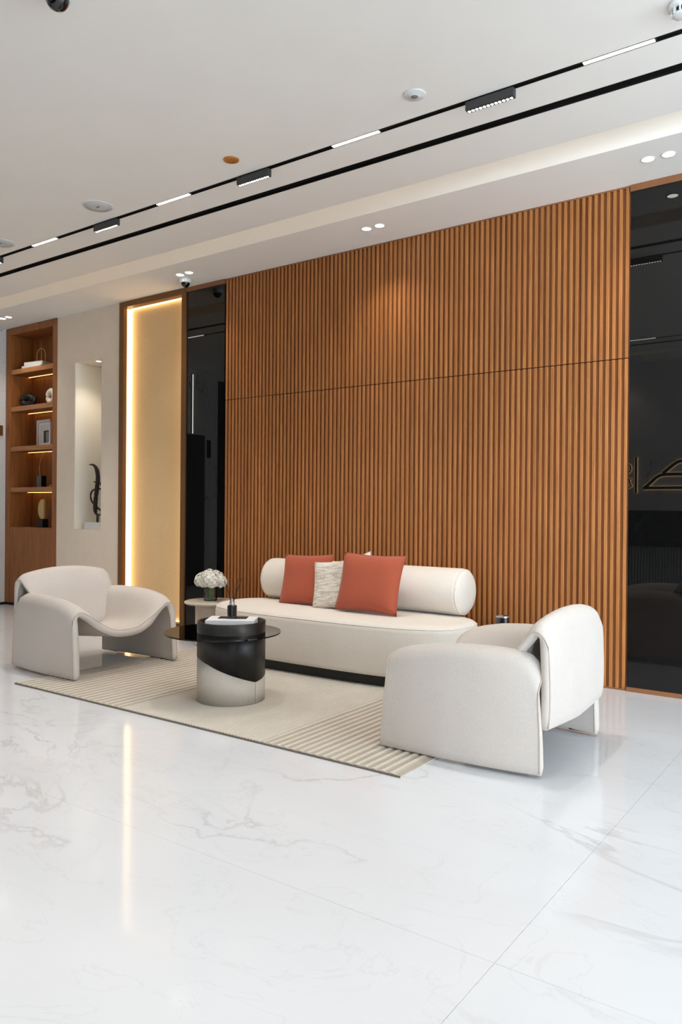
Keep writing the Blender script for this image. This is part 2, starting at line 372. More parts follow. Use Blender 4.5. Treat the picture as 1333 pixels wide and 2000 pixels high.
for k in range(3):  # unseen glazing added in front of the fill light
    a = ex0 + (ex1 - ex0) * k / 3; b = ex0 + (ex1 - ex0) * (k + 1) / 3; f = 0.035
    wn = thing('window_%d' % (nw + k + 1), 'tall dark framed glazing added for the fill light', None, ((a + b) / 2, YF - 0.08, 0)); wn['kind'] = 'structure'; hw = (b - a) / 2
    obj('window_frame', boxes((-hw, -hw + f, -0.03, 0.03, 0, oz1), (hw - f, hw, -0.03, 0.03, 0, oz1), (-hw, hw, -0.03, 0.03, 0, f), (-hw, hw, -0.03, 0.03, oz1 - f, oz1)), 'black_paint', wn)
    obj('window_pane', boxes((-hw + f, hw - f, -0.004, 0.004, f, oz1 - f)), 'window_glass', wn)

# ------------------------------------------------------------------ wood slat panelling
P = 0.04233; X0 = -5.155; NS = 88; ZS = 2.226; SW = 0.0225; SD = 0.013; BK = 0.032
def slat_mesh(z0, z1):
    b = 0.0025; hw = SW / 2
    return prism_z([(-hw, 0.0), (hw, 0.0), (hw, -SD + b), (hw - b, -SD), (-hw + b, -SD), (-hw, -SD + b)], z0, z1)
def prism_z(poly, z0, z1):
    bm = bmesh.new(); a = [bm.verts.new((x, y, z0)) for x, y in poly]; b = [bm.verts.new((x, y, z1)) for x, y in poly]
    bm.faces.new(a); bm.faces.new(b[::-1]); n = len(poly)
    for i in range(n): bm.faces.new((a[i], b[i], b[(i + 1) % n], a[(i + 1) % n]))
    return to_mesh(bm)
zones = [('upper', ZS + 0.003, H - 0.012), ('lower', 0.012, ZS - 0.003)]
ords = ['first', 'second', 'third', 'fourth', 'fifth']
for row, z0, z1 in zones:
    sm = slat_mesh(z0, z1); sm.materials.append(M['slat_wood'])
    for q in range(5):
        i0, i1 = q * 20, min(NS, q * 20 + 20); a = X0 + i0 * P; b = X0 + i1 * P
        pn = thing('slat_panel', '%s row wood slat wall panel, %s from the left' % (row, ords[q]), 'wall panel', (a, SD, 0), 0, 'wood slat wall panels')
        obj('backing', boxes((0.0012, b - a - 0.0012, 0.0, BK, z0, z1)), 'slat_back_shaded', pn)
        for i in range(i0, i1):
            s = bpy.data.objects.new('slat', sm); col.objects.link(s); s.parent = pn; s.location = ((i - i0 + 0.5) * P, 0, 0)
tag(obj('trim_1', boxes((X0, X0 + NS * P, 0.0, 0.03, H - 0.012, H)), 'frame_brown'), 'brown shadow trim above the wood slats', kind='structure')
tag(obj('trim_2', boxes((X0, X0 + NS * P, 0.002, 0.03, 0.0, 0.012)), 'frame_brown'), 'brown trim below the wood slats', kind='structure')

# ------------------------------------------------------------------ black glass panels
def glass_panel(x0, x1, label):
    t_ = thing('black_glass_panel', label, 'glass panel', (x0, 0, 0), 0, 'black glass wall panels'); w_ = x1 - x0
    obj('glass', boxes((0.003, w_ - 0.003, -0.002, 0.02, 0.03, H - 0.045)), 'black_glass', t_)
    obj('top_rail', boxes((0, w_, -0.012, 0.03, H - 0.045, H - 0.001)), 'frame_brown', t_)
    obj('bottom_rail', boxes((0, w_, -0.010, 0.03, 0.0, 0.03)), 'frame_brown', t_)
glass_panel(-5.675, X0, 'narrow black glass wall panel left of the wood slats')
glass_panel(X0 + NS * P, 1.3, 'wide black glass wall panel right of the wood slats')

# ------------------------------------------------------------------ backlit fabric panel in bronze frame
gx0, gx1 = -6.69, -5.675
t_ = thing('backlit_panel', 'tall glowing tan panel in a bronze frame with light strips inside', 'light panel', (gx0, 0, 0)); w_ = gx1 - gx0
obj('panel', boxes((0.07, w_ - 0.06, 0.10, 0.13, 0.04, H - 0.05)), 'panel_cloth', t_)
for nm, b_ in (('frame_stile', (0, 0.07, -0.018, 0.13, 0, H - 0.002)), ('frame_stile', (w_ - 0.06, w_, -0.018, 0.13, 0, H - 0.002)), ('frame_rail', (0.07, w_ - 0.06, -0.018, 0.13, H - 0.06, H - 0.002)), ('frame_rail', (0.07, w_ - 0.06, -0.018, 0.13, 0, 0.05))):
    obj(nm, boxes(b_, bevel=0.002), 'bronze', t_)
for b_ in ((0.0705, 0.076, 0.03, 0.098, 0.055, H - 0.065), (w_ - 0.066, w_ - 0.0605, 0.03, 0.098, 0.055, H - 0.065), (0.08, w_ - 0.07, 0.07, 0.098, H - 0.066, H - 0.0605), (0.08, w_ - 0.07, 0.07, 0.098, 0.0505, 0.056)):
    obj('light_strip', boxes(b_), 'led_panel', t_)

# ------------------------------------------------------------------ bookcase
bx0, bx1 = XL, -7.81
bc = thing('bookcase', 'tall built-in wooden bookcase with lit shelves', 'bookcase', (bx0, 0, 0)); w_ = bx1 - bx0; BD = 0.32
sl, sr = 0.10, 0.085
obj('side_panel', boxes((0.002, sl, -0.004, BD, 0.03, H - 0.085), bevel=0.002), 'shelf_wood', bc)
obj('side_panel', boxes((w_ - sr, w_ - 0.002, -0.004, BD, 0.03, H - 0.085), bevel=0.002), 'shelf_wood', bc)
obj('top_panel', boxes((0.002, w_ - 0.002, -0.004, BD, H - 0.085, H - 0.006), bevel=0.002), 'shelf_wood', bc)
obj('back_panel', boxes((sl, w_ - sr, BD - 0.02, BD, 0.955, H - 0.085)), 'shelf_wood', bc)
obj('cabinet_door', boxes((sl + 0.004, w_ - sr - 0.004, 0.0, 0.022, 0.035, 0.952), bevel=0.0015), 'shelf_wood', bc)
obj('cabinet_body', boxes((sl + 0.001, w_ - sr - 0.001, 0.024, BD, 0.03, 0.954)), 'shelf_wood', bc)
obj('plinth', boxes((0.004, w_ - 0.004, 0.004, BD, 0, 0.03)), 'black_paint', bc)
SHZ = [2.835, 2.385, 1.90, 1.405]       # middle of each shelf edge
for z in SHZ:
    s = obj('shelf', boxes((sl, w_ - sr, 0.012, BD - 0.02, z - 0.028, z + 0.028)), 'shelf_wood', bc)
    obj('front_edge', boxes((sl, w_ - sr, 0.006, 0.0118, z - 0.028, z + 0.028)), 'shelf_edge', s)
    obj('light_strip', boxes((sl + 0.004, w_ - sr - 0.004, 0.238, 0.245, z - 0.032, z - 0.0282)), 'led_warm', s)

# ------------------------------------------------------------------ things on the shelves
def book(name, label, loc, rz, L, W_, T, cover='paper_white', group=None, cat='book', mark=False):
    t_ = thing(name, label, cat, loc, rz, group)
    obj('cover', boxes((-L / 2, L / 2, -W_ / 2, W_ / 2, 0, 0.003), (-L / 2, L / 2, -W_ / 2, W_ / 2, T - 0.003, T), (-L / 2, L / 2, -W_ / 2, -W_ / 2 + 0.003, 0.003, T - 0.003)), cover, t_)
    obj('pages', boxes((-L / 2 + 0.004, L / 2 - 0.004, -W_ / 2 + 0.0031, W_ / 2 - 0.004, 0.0031, T - 0.0031)), 'page_cream', t_)
    return t_
zb = SHZ[0] + 0.028
book('book', 'larger pale book lying flat under another on the top shelf', (-8.40, 0.15, zb), R(4), 0.36, 0.22, 0.032)
book('book', 'smaller white book lying on the pale one on the top shelf', (-8.385, 0.15, zb + 0.0322), R(8), 0.31, 0.20, 0.042)
t_ = thing('wire_arch', 'thin brass arch ornament standing on the white books', 'ornament', (-8.345, 0.14, zb + 0.0744))
arch = [(0.085 * math.cos(a), 0, 0.085 + 0.085 * math.sin(a)) for a in [math.pi * i / 20 for i in range(21)]]
obj('arch', tube([(0.085, 0, 0.003)] + arch + [(-0.085, 0, 0.003)], 0.0045, 8), 'brass', t_, smooth=True)
obj('rod', tube([(0.0, 0, 0.003), (0.006, 0, 0.10), (0.0, 0, 0.245)], 0.0035, 8), 'brass', t_, smooth=True)
obj('base', boxes((-0.09, 0.09, -0.004, 0.004, 0, 0.004)), 'brass', t_)
# black pebble knot: two interlocked rounded lobes
zb = SHZ[1] + 0.028
bm = bmesh.new()
for (cx, cz, rx, rz_, tilt) in ((-0.055, 0.078, 0.10, 0.078, 0.5), (0.075, 0.062, 0.085, 0.062, -0.4)):
    ring = []
    for i in range(28):
        a = 2 * math.pi * i / 28; x = rx * 0.62 * math.cos(a); z = rz_ * 0.62 * math.sin(a); y = 0.03 * math.sin(a + tilt * 3)
        ring.append((cx + x, y, cz + z))
    add_tube(bm, ring, [0.040 * min(1, cz / 0.07)] * 28 if cz > 0.07 else 0.0235, 10, True)
k_ = to_mesh(bm); mz = min(v.co.z for v in k_.vertices)
for v in k_.vertices: v.co.z -= mz
tag(obj('knot_sculpture', k_, 'ceramic_black', loc=(-8.56, 0.14, zb), smooth=True), 'matt black knotted loop sculpture on the second shelf', 'sculpture')
bm = bmesh.new(); add_tube(bm, [(0.058 * math.cos(a), 0, 0.072 + 0.066 * math.sin(a)) for a in [2 * math.pi * i / 28 for i in range(28)]], 0.034, 10, True)
k_ = to_mesh(bm); mz = min(v.co.z for v in k_.vertices)
for v in k_.vertices: v.co.z -= mz
tag(obj('ring_vase', k_, 'ceramic_white', loc=(-8.13, 0.14, zb), smooth=True), 'white ceramic ring vase beside the black knot sculpture', 'vase')
# picture frames
zb = SHZ[2] + 0.028
def frame(name, label, loc, rz, w_, h_, inner):
    t_ = thing(name, label, 'picture frame', loc, rz); f = 0.03
    for b_ in ((-w_ / 2, -w_ / 2 + f, -0.012, 0.012, 0, h_), (w_ / 2 - f, w_ / 2, -0.012, 0.012, 0, h_)): obj('stile', boxes(b_), 'paper_white', t_)
    for b_ in ((-w_ / 2 + f, w_ / 2 - f, -0.012, 0.012, 0, f), (-w_ / 2 + f, w_ / 2 - f, -0.012, 0.012, h_ - f, h_)): obj('rail', boxes(b_), 'paper_white', t_)
    obj('mount', boxes((-w_ / 2 + f, w_ / 2 - f, -0.004, 0.008, f, h_ - f)), 'page_cream', t_)
    if inner:
        obj('picture', boxes((-0.035, w_ / 2 - f - 0.012, -0.0065, -0.0045, f + 0.01, h_ * 0.66)), 'photo_dark', t_)
        obj('picture', boxes((0.03, w_ / 2 - f - 0.02, -0.008, -0.0068, f + 0.01, h_ * 0.6)), 'photo_grey', t_)
frame('picture_frame', 'larger plain white picture frame at the back of the third shelf', (-8.40, 0.22, zb), R(-4), 0.30, 0.33, False)
frame('picture_frame', 'smaller white picture frame with a dark photograph on the third shelf', (-8.26, 0.15, zb), R(-8), 0.28, 0.28, True)
# glass vase with branch
zb = SHZ[3] + 0.028
t_ = thing('bud_vase', 'small black bud vase with one bare curved branch', 'vase', (-8.32, 0.14, zb))
obj('body', boxes((-0.05, 0.05, -0.035, 0.035, 0, 0.14), bevel=0.008), 'smoke_dome', t_)
br = [(-0.03, 0, 0.14), (-0.045, 0, 0.22), (-0.035, 0, 0.30), (0.0, 0, 0.37), (0.06, 0, 0.415), (0.13, 0, 0.42), (0.17, 0, 0.40)]
obj('branch', tube([tuple(p) for p in catmull(br, 24)], [0.004 - 0.002 * i / 23 for i in range(24)], 6), 'brass', t_, smooth=True)
t_ = thing('brass_ornament', 'tiny brass ornament lying beside the bud vase', 'ornament', (-8.14, 0.13, zb))
obj('stem', tube([(-0.03, 0, 0.008), (0.02, 0, 0.018)], 0.006, 8), 'brass', t_, smooth=True)
obj('knob', revolve([(0.0, 0.0), (0.013, 0.004), (0.018, 0.018), (0.013, 0.031), (0, 0.036)], 14), 'brass', t_, loc=(0.03, 0, 0), smooth=True)
# half-disc sculpture
t_ = thing('half_disc_sculpture', 'pale gold half disc sculpture on a black block', 'sculpture', (-8.275, 0.13, 0.955))
obj('base', boxes((-0.055, 0.055, -0.04, 0.04, 0, 0.10), bevel=0.004), 'ceramic_black', t_)
pl = [(0.04, 0.10), (0.04, 0.33)] + [(0.02 - 0.10 * math.sin(a), 0.215 + 0.125 * math.cos(a)) for a in [R(10) + R(150) * i / 18 for i in range(19)]]
obj('half_disc', prism(pl, -0.012, 0.012), 'gold_leaf', t_)
# niche sculpture
t_ = thing('niche_sculpture', 'dark iron calligraphic sculpture on a pale marble block in the niche', 'sculpture', (-7.214, 0.115, nz0))
obj('block', boxes((-0.175, 0.15, -0.05, 0.05, 0.001, 0.082), bevel=0.003), 'wall_marble', t_)
stem = catmull([(0.0, 0, 0.08), (0.0, 0, 0.165), (-0.026, 0, 0.180), (-0.040, 0, 0.24), (-0.030, 0, 0.36), (-0.012, 0, 0.46), (0.004, 0, 0.57), (-0.010, 0, 0.655), (-0.045, 0, 0.705), (-0.095, 0, 0.728), (-0.15, 0, 0.728)], 44)
obj('stem', tube([tuple(p) for p in stem], [0.014] * 8 + [0.024] * 26 + [0.023 - 0.002 * i for i in range(10)], 8), 'iron', t_, smooth=True)
lp = catmull([(0.075, 0.012, 0.42), (0.03, 0.012, 0.455), (-0.05, 0.012, 0.455), (-0.115, 0.012, 0.43), (-0.14, 0.012, 0.38), (-0.12, 0.012, 0.32), (-0.06, 0.012, 0.275), (-0.03, 0.012, 0.262)], 30)
obj('loop', tube([tuple(p) for p in lp], 0.010, 8), 'iron', t_, smooth=True)
obj('tail', tube([tuple(p) for p in catmull([(-0.03, 0.012, 0.255), (0.02, 0.012, 0.225), (0.062, 0.008, 0.20), (0.045, 0, 0.165), (0.0, 0, 0.165)], 18)], 0.010, 8), 'iron', t_, smooth=True)
obj('cross_stroke', tube([(-0.062, 0, 0.534), (0.0, 0, 0.53), (0.045, 0, 0.525), (0.06, 0, 0.49)], 0.008, 8), 'iron', t_, smooth=True)

# ------------------------------------------------------------------ ceiling lights
def spot(name, parent, loc, power, ang, color, blend=0.6, rad=0.03):
    l = bpy.data.lights.new(name, 'SPOT'); l.energy = power; l.spot_size = ang; l.spot_blend = blend; l.color = color; l.shadow_soft_size = rad
    o = bpy.data.objects.new(name, l); col.objects.link(o); o.parent = parent; o.location = loc; return o
def downlight(x, y, label, z=H, power=9, group='paired ceiling downlights', r=0.036):
    t_ = thing('downlight', label, 'downlight', (x, y, z), 0, group)
    obj('trim_ring', revolve([(r, -0.0035), (r + 0.006, -0.0035), (r + 0.008, 0.0), (r, 0.0)], 28, False, False), 'white_plastic', t_, smooth=True)
    obj('lens', revolve([(r, -0.002), (r, -0.0005)], 28), 'led_downlight', t_)
    spot('downlight_beam', t_, (0, 0, -0.03), power, R(105), (1.0, 0.89, 0.74), 0.9)
pairs = [(-8.32, 'above the bookcase'), (-5.355, 'beside the dome camera'), (-3.266, 'above the sofa'), (-1.18, 'above the black glass on the right')]
for cx, wh in pairs:
    for s, sd in ((-0.06, 'left'), (0.06, 'right')):
        downlight(cx + s, -0.335, '%s one of the two small round downlights %s' % (sd, wh))
for cx, wh in ((-8.32, 'at its far end'), (-5.355, 'left of the desk'), (-3.266, 'above the desk'), (-1.18, 'beside the sign'), (0.9, 'nearest the entrance')):
    for s, sd in ((-0.06, 'left'), (0.06, 'right')): downlight(cx + s, -6.065, '%s one of two small downlights by the reception wall, %s' % (sd, wh), group='downlights by the reception wall')
downlight(-7.19, 0.10, 'small round downlight in the top of the niche', nz1, 9.0, 'niche light', 0.03)

def track(y, lab):
    t_ = thing('light_track', lab, 'light track', (-3, y, H)); a, b = XL + 3.0, XR + 3.0
    obj('side_wall', boxes((a, b, -0.0195, -0.0165, -0.001, 0.05)), 'track_black', t_); obj('side_wall', boxes((a, b, 0.0165, 0.0195, -0.001, 0.05)), 'track_black', t_)
    obj('track_floor', boxes((a, b, -0.0164, 0.0164, 0.012, 0.02)), 'slot_black', t_)
track(-1.572, 'thin black recessed light track along the ceiling over the seating')
track(-4.828, 'thin black recessed light track in the ceiling near the reception')
def linear(x, y, label, group):
    t_ = thing('linear_lamp', label, 'track lamp', (x, y, H), 0, group)
    obj('body', boxes((-0.17, 0.17, -0.0155, 0.0155, 0.001, 0.0115)), 'lamp_grey', t_)
    obj('diffuser', boxes((-0.165, 0.165, -0.0105, 0.0105, -0.002, 0.0008)), 'led_white', t_)
def grille(x, y, label, group, dots=12, aim=1):
    t_ = thing('grille_spot', label, 'track lamp', (x, y, H), 0, group); L = 0.135
    obj('adapter', boxes((-0.11, 0.11, -0.013, 0.013, -0.006, 0.0115)), 'track_black', t_)
    obj('housing', boxes((-L, L, -0.018, 0.018, -0.052, -0.006), bevel=0.002), 'lamp_grey', t_)
    bm = bmesh.new(); add_box(bm, -L + 0.004, L - 0.004, -0.014, 0.014, -0.0535, -0.0522); obj('reflector_plate', to_mesh(bm), 'dark_grille', t_)
    dm = revolve([(0.0076, -0.0552), (0.0080, -0.0538)], 14); dm.materials.append(M['led_dot'])
    for k in range(dots):
        d_ = bpy.data.objects.new('led_lens', dm); col.objects.link(d_); d_.parent = t_; d_.location = (-L + 0.016 + (2 * L - 0.032) * k / (dots - 1), 0, 0)
    spot('grille_beam', t_, (0, 0, -0.07), 46, R(105), (1.0, 0.95, 0.89), 0.7, 0.05)
lin_x = [(-5.68, 'fourth'), (-4.14, 'third'), (-2.58, 'second'), (-1.07, 'nearest')]
for x, wd in lin_x:
    linear(x, -1.572, 'glowing white strip lamp in the ceiling track, %s' % {'fourth': 'farthest left', 'third': 'second from the left', 'second': 'third from the left', 'nearest': 'nearest and longest at the upper right'}[wd], 'strip lamps in the seating track')
    linear(x, -4.828, 'white strip lamp in the reception track, %s' % {'fourth': 'farthest from the right end', 'third': 'second from the far end', 'second': 'third from the far end', 'nearest': 'fourth from the far end'}[wd], 'strip lamps in the reception track')
for x, wd in ((-4.88, 'farthest, at the left'), (-3.38, 'middle one of three'), (-1.725, 'nearest and largest')):
    grille(x, -1.572, 'black twelve-dot grille spotlight under the ceiling track, %s' % wd, 'grille spotlights in the seating track')
    grille(x, -4.828, 'black grille spotlight in the reception track, %s' % {'farthest, at the left': 'farthest from the right end', 'middle one of three': 'second from the far end', 'nearest and largest': 'third from the far end'}[wd], 'grille spotlights in the reception track')
linear(-7.22, -1.572, 'white strip lamp in the ceiling track beyond the left picture edge', 'strip lamps in the seating track')
grille(-6.45, -1.572, 'black grille spotlight in the ceiling track beyond the left picture edge', 'grille spotlights in the seating track')
grille(-0.2, -4.828, 'black grille spotlight in the reception track, nearest the right end', 'grille spotlights in the reception track')
linear(0.6, -4.828, 'white strip lamp in the reception track, nearest the entrance', 'strip lamps in the reception track')

# ------------------------------------------------------------------ ceiling devices
def speaker(x, y, label):
    t_ = thing('ceiling_speaker', label, 'speaker', (x, y, H), 0, 'round ceiling speakers')
    obj('rim', revolve([(0.098, -0.004), (0.108, -0.005), (0.112, -0.002), (0.112, 0.0), (0.098, 0.0)], 40, False, False), 'white_plastic', t_, smooth=True)
    obj('grille_disc', revolve([(0.0, -0.006), (0.05, -0.0055), (0.098, -0.0035), (0.098, -0.0005)], 40), 'grey_plastic', t_, smooth=True)
    obj('badge', boxes((-0.016, 0.016, -0.004, 0.004, -0.0075, -0.006)), 'lamp_grey', t_)
speaker(-4.681, -1.80, 'round pale ceiling speaker above the left armchair')
speaker(-5.995, -1.77, 'round pale ceiling speaker cut by the left picture edge')
tag(obj('copper_cover', revolve([(0.0, -0.008), (0.040, -0.008), (0.048, -0.005), (0.05, 0.0)], 36), 'copper_cap', loc=(-3.368, -1.794, H), smooth=True), 'round copper coloured cover plate on the ceiling', 'ceiling cap')
t_ = thing('motion_sensor', 'round white motion sensor flush in the ceiling', 'sensor', (-2.05, -1.798, H))
obj('rim', revolve([(0.032, -0.012), (0.056, -0.007), (0.062, -0.003), (0.062, 0.0), (0.032, 0.0)], 36, False, False), 'white_plastic', t_, smooth=True)
obj('lens', revolve([(0.0, -0.018), (0.012, -0.0165), (0.020, -0.012), (0.020, -0.004)], 24), 'ink_grey', t_, smooth=True)
obj('face', revolve([(0.018, -0.0125), (0.034, -0.0118), (0.034, -0.002)], 32, True, True), 'white_plastic', t_, smooth=True)
t_ = thing('smoke_detector', 'white smoke detector with black vents at the upper right corner', 'smoke detector', (-0.745, -1.775, H))
obj('base', revolve([(0.052, -0.024), (0.056, -0.016), (0.058, 0.0)], 32, True, True), 'white_plastic', t_, smooth=True)
obj('chamber', revolve([(0.030, -0.046), (0.034, -0.024)], 24), 'slot_black', t_)
obj('cap', revolve([(0.0, -0.056), (0.026, -0.055), (0.038, -0.050), (0.040, -0.046), (0.0, -0.046)], 28), 'white_plastic', t_, smooth=True)
for k in range(10):
    a = 2 * math.pi * k / 10
    obj('rib', boxes((-0.003, 0.003, 0.034, 0.046, -0.049, -0.022)), 'white_plastic', t_).rotation_euler = (0, 0, a)
def dome_cam(x, y, label, s=1.0):
    t_ = thing('dome_camera', label, 'camera', (x, y, H), 0, 'ceiling dome cameras'); t_.scale = (s, s, s)
    obj('base', revolve([(0.050, -0.040), (0.055, -0.034), (0.057, -0.010), (0.055, 0.0)], 32), 'white_plastic', t_, smooth=True)
    obj('dome', revolve([(0.0, -0.082), (0.014, -0.080), (0.028, -0.073), (0.038, -0.060), (0.042, -0.044), (0.042, -0.0402)], 28), 'smoke_dome', t_, smooth=True)
    obj('screw', revolve([(0.0, 0.0), (0.005, 0.0), (0.005, 0.003)], 10), 'ink_grey', t_, loc=(0.03, -0.047, -0.022))
dome_cam(-5.47, -0.215, 'white dome camera with black eye on the ceiling by the glowing panel')
dome_cam(-2.86, -3.37, 'dark dome camera cut by the top edge of the picture', 1.15)

# ------------------------------------------------------------------ rug
rx0, rx1, ry0, ry1 = -4.815, -1.775, -2.345, -0.72
prof = [(rx0, 0.0)]
x = rx0
def ridge(x, pitch, h, top=0.0138):
    return [(x + pitch * 0.04, top - h), (x + pitch * 0.20, top - 0.001), (x + pitch * 0.42, top), (x + pitch * 0.64, top - 0.001), (x + pitch * 0.80, top - h)]
while x < rx1 - 0.02:
    if x < -3.75: p_, h_ = 0.058, 0.0065
    elif x < -2.62: p_, h_ = 0.022, 0.0050
    else: p_, h_ = 0.048, 0.0065
    if x + p_ > rx1: break
    prof += ridge(x, p_, h_); x += p_
prof.append((rx1, 0.006)); prof.append((rx1, 0.0))
bm = bmesh.new(); ny = 2
A_ = [bm.verts.new((x, ry0 + 0.004, z)) for x, z in prof]; B_ = [bm.verts.new((x, ry1, z)) for x, z in prof]
for i in range(len(prof) - 1): bm.faces.new((A_[i], A_[i + 1], B_[i + 1], B_[i]))
bm.faces.new(A_[::-1]); bm.faces.new(B_); bm.faces.new((A_[0], B_[0], B_[-1], A_[-1]))
t_ = thing('rug', 'pale ribbed wool rug under the seating group', 'rug', (0, 0, 0.0005))
me = to_mesh(bm); pile = obj('pile', me, 'rug_wool', t_); me.materials.append(M['rug_groove_shade'])
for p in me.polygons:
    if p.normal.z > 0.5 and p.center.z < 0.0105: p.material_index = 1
obj('binding', boxes((rx0, rx1, ry0, ry0 + 0.004, 0.0, 0.0085)), 'rug_edge', t_)

# ------------------------------------------------------------------ sofa
sx, sy = -3.39, -0.60; SA, SB = 1.105, 0.42
def supell(a, b, n_, k=96):
    out = []
    for i in range(k):
        q = 2 * math.pi * i / k; c, s = math.cos(q), math.sin(q)
        out.append((a * math.copysign(abs(c) ** (2 / n_), c), b * math.copysign(abs(s) ** (2 / n_), s)))
    return out
def loft(rings):
    bm = bmesh.new(); V = [[bm.verts.new(p) for p in r] for r in rings]; k = len(V[0])
    for a, b in zip(V, V[1:]):
        for i in range(k): bm.faces.new((a[i], a[(i + 1) % k], b[(i + 1) % k], b[i]))
    bm.faces.new(V[0][::-1]); bm.faces.new(V[-1]); return to_mesh(bm)
t_ = thing('sofa', 'cream upholstered sofa with rounded seat and bolster back', 'sofa', (sx, sy, 0.0))
ST = 0.452
def seat_ring(off, z): return [(x, y, z) for x, y in supell(SA - off, SB - off, 3.0)]
rings = []
for a in range(0, 91, 15): rings.append(seat_ring(0.035 * (1 - math.sin(R(a))) + 0.004, 0.085 + 0.035 * (1 - math.cos(R(a)))))
rings += [seat_ring(-0.002, 0.20), seat_ring(-0.004, 0.28)]
for a in range(0, 91, 12): rings.append(seat_ring(0.055 * (1 - math.cos(R(a))), ST - 0.065 + 0.055 * math.sin(R(a))))
rings += [seat_ring(0.14, ST - 0.006), seat_ring(0.26, ST - 0.001), seat_ring(0.38, ST)]
st = obj('seat', loft(rings), 'sofa_cloth', t_, smooth=True)
obj('piping', tube([(x, y, ST - 0.036) for x, y in supell(SA - 0.007, SB - 0.007, 3.0)], 0.0030, 6, True), 'sofa_cloth', st, smooth=True)
obj('plinth', loft([[(x, y, z) for x, y in supell(SA - 0.06, SB - 0.055, 3.0)] for z in (0.017, 0.09)]), 'black_paint', t_)
BR_ = 0.168; ba, bb = -4.30 - sx, -2.445 - sx
prof = [(0.0, ba - 0.012), (0.05, ba - 0.011), (0.10, ba - 0.006)] + [(BR_ - 0.06 + 0.06 * math.sin(R(a)), ba + 0.06 - 0.06 * math.cos(R(a))) for a in range(10, 91, 16)]
prof += [(BR_, ba + 0.3), (BR_, 0), (BR_, bb - 0.3)] + [(BR_ - 0.06 + 0.06 * math.cos(R(a)), bb - 0.06 + 0.06 * math.sin(R(a))) for a in range(0, 81, 16)] + [(0.10, bb + 0.006), (0.05, bb + 0.011), (0.0, bb + 0.012)]
me = revolve(prof, 48)
for v in me.vertices: v.co = Vector((v.co.z, v.co.x, v.co.y))
bo = obj('bolster', me, 'sofa_cloth', t_, loc=(0, 0.295, ST + BR_ - 0.006), smooth=True)
for e_ in (ba + 0.03, bb - 0.03):
    rr = BR_ - 0.006
    obj('piping', tube([(e_, rr * math.cos(q), rr * math.sin(q)) for q in [2 * math.pi * i / 48 for i in range(48)]], 0.0025, 6, True), 'sofa_cloth', bo, smooth=True)

# ------------------------------------------------------------------ cushions
def cushion(name, label, mat, c, s, th, yaw_, lean, roll):
    n = 18; bm = bmesh.new(); uvl = bm.loops.layers.uv.new('uv'); fr = {}; bk = {}
    for i in range(n + 1):
        for j in range(n + 1):
            u = -1 + 2 * i / n; v = -1 + 2 * j / n
            x = u * s[0] / 2 * (1 - 0.065 * (1 - v * v)); z = v * s[1] / 2 * (1 - 0.065 * (1 - u * u))
            d = th / 2 * (max(0, (1 - u ** 4)) ** 0.6) * (max(0, (1 - v ** 4)) ** 0.6)
            d *= 1 + 0.10 * math.sin(5 * u + 2 * v + c[0] * 9) * (abs(u) * abs(v))
            fr[i, j] = bm.verts.new((x, -d, z))
            bk[i, j] = fr[i, j] if i in (0, n) or j in (0, n) else bm.verts.new((x, d, z))
    for i in range(n):
        for j in range(n):
            q = ((i, j), (i + 1, j), (i + 1, j + 1), (i, j + 1))
            for D_, o_ in ((fr, 1), (bk, -1)):
                try: f_ = bm.faces.new([D_[k] for k in q][::o_])
                except ValueError: continue
                for lp_, k in zip(f_.loops, q[::o_]): lp_[uvl].uv = (k[0] / n, k[1] / n)
    t_ = thing(name, label, 'cushion', c, 0, 'cushions on the sofa')
    t_.rotation_euler = (Matrix.Rotation(yaw_, 3, 'Z') @ Matrix.Rotation(-lean, 3, 'X') @ Matrix.Rotation(roll, 3, 'Y')).to_euler()
    obj('cover', to_mesh(bm), mat, t_, smooth=True)
    pts = []
    for k in range(4 * n):
        e_, f_ = divmod(k, n); p_ = -1 + 2 * f_ / n
        u, v = ((p_, -1), (1, p_), (-p_, 1), (-1, -p_))[e_]
        pts.append((u * s[0] / 2 * (1 - 0.065 * (1 - v * v)), 0, v * s[1] / 2 * (1 - 0.065 * (1 - u * u))))
    obj('seam', tube(pts, 0.0028, 6, True), mat, t_, smooth=True)
    return t_
cushion('cushion', 'left rust red cushion leaning on the sofa bolster', 'rust_cloth', (-3.735, -0.54, 0.645), (0.48, 0.405), 0.12, R(0), R(14), R(-2))
cushion('cushion', 'cream cushion with sketchy hatched pattern between the rust red cushions', 'sketch_cloth', (-3.425, -0.605, 0.632), (0.36, 0.365), 0.09, R(0), R(14), R(-7))
cushion('cushion', 'cream patterned cushion hidden behind the right rust red cushion, one corner showing', 'sketch_cloth', (-3.30, -0.485, 0.672), (0.34, 0.34), 0.08, R(0), R(10), R(-18))
cushion('cushion', 'right rust red cushion, the largest and front-most on the sofa', 'rust_cloth', (-3.06, -0.655, 0.668), (0.535, 0.43), 0.15, R(0), R(15), R(1))

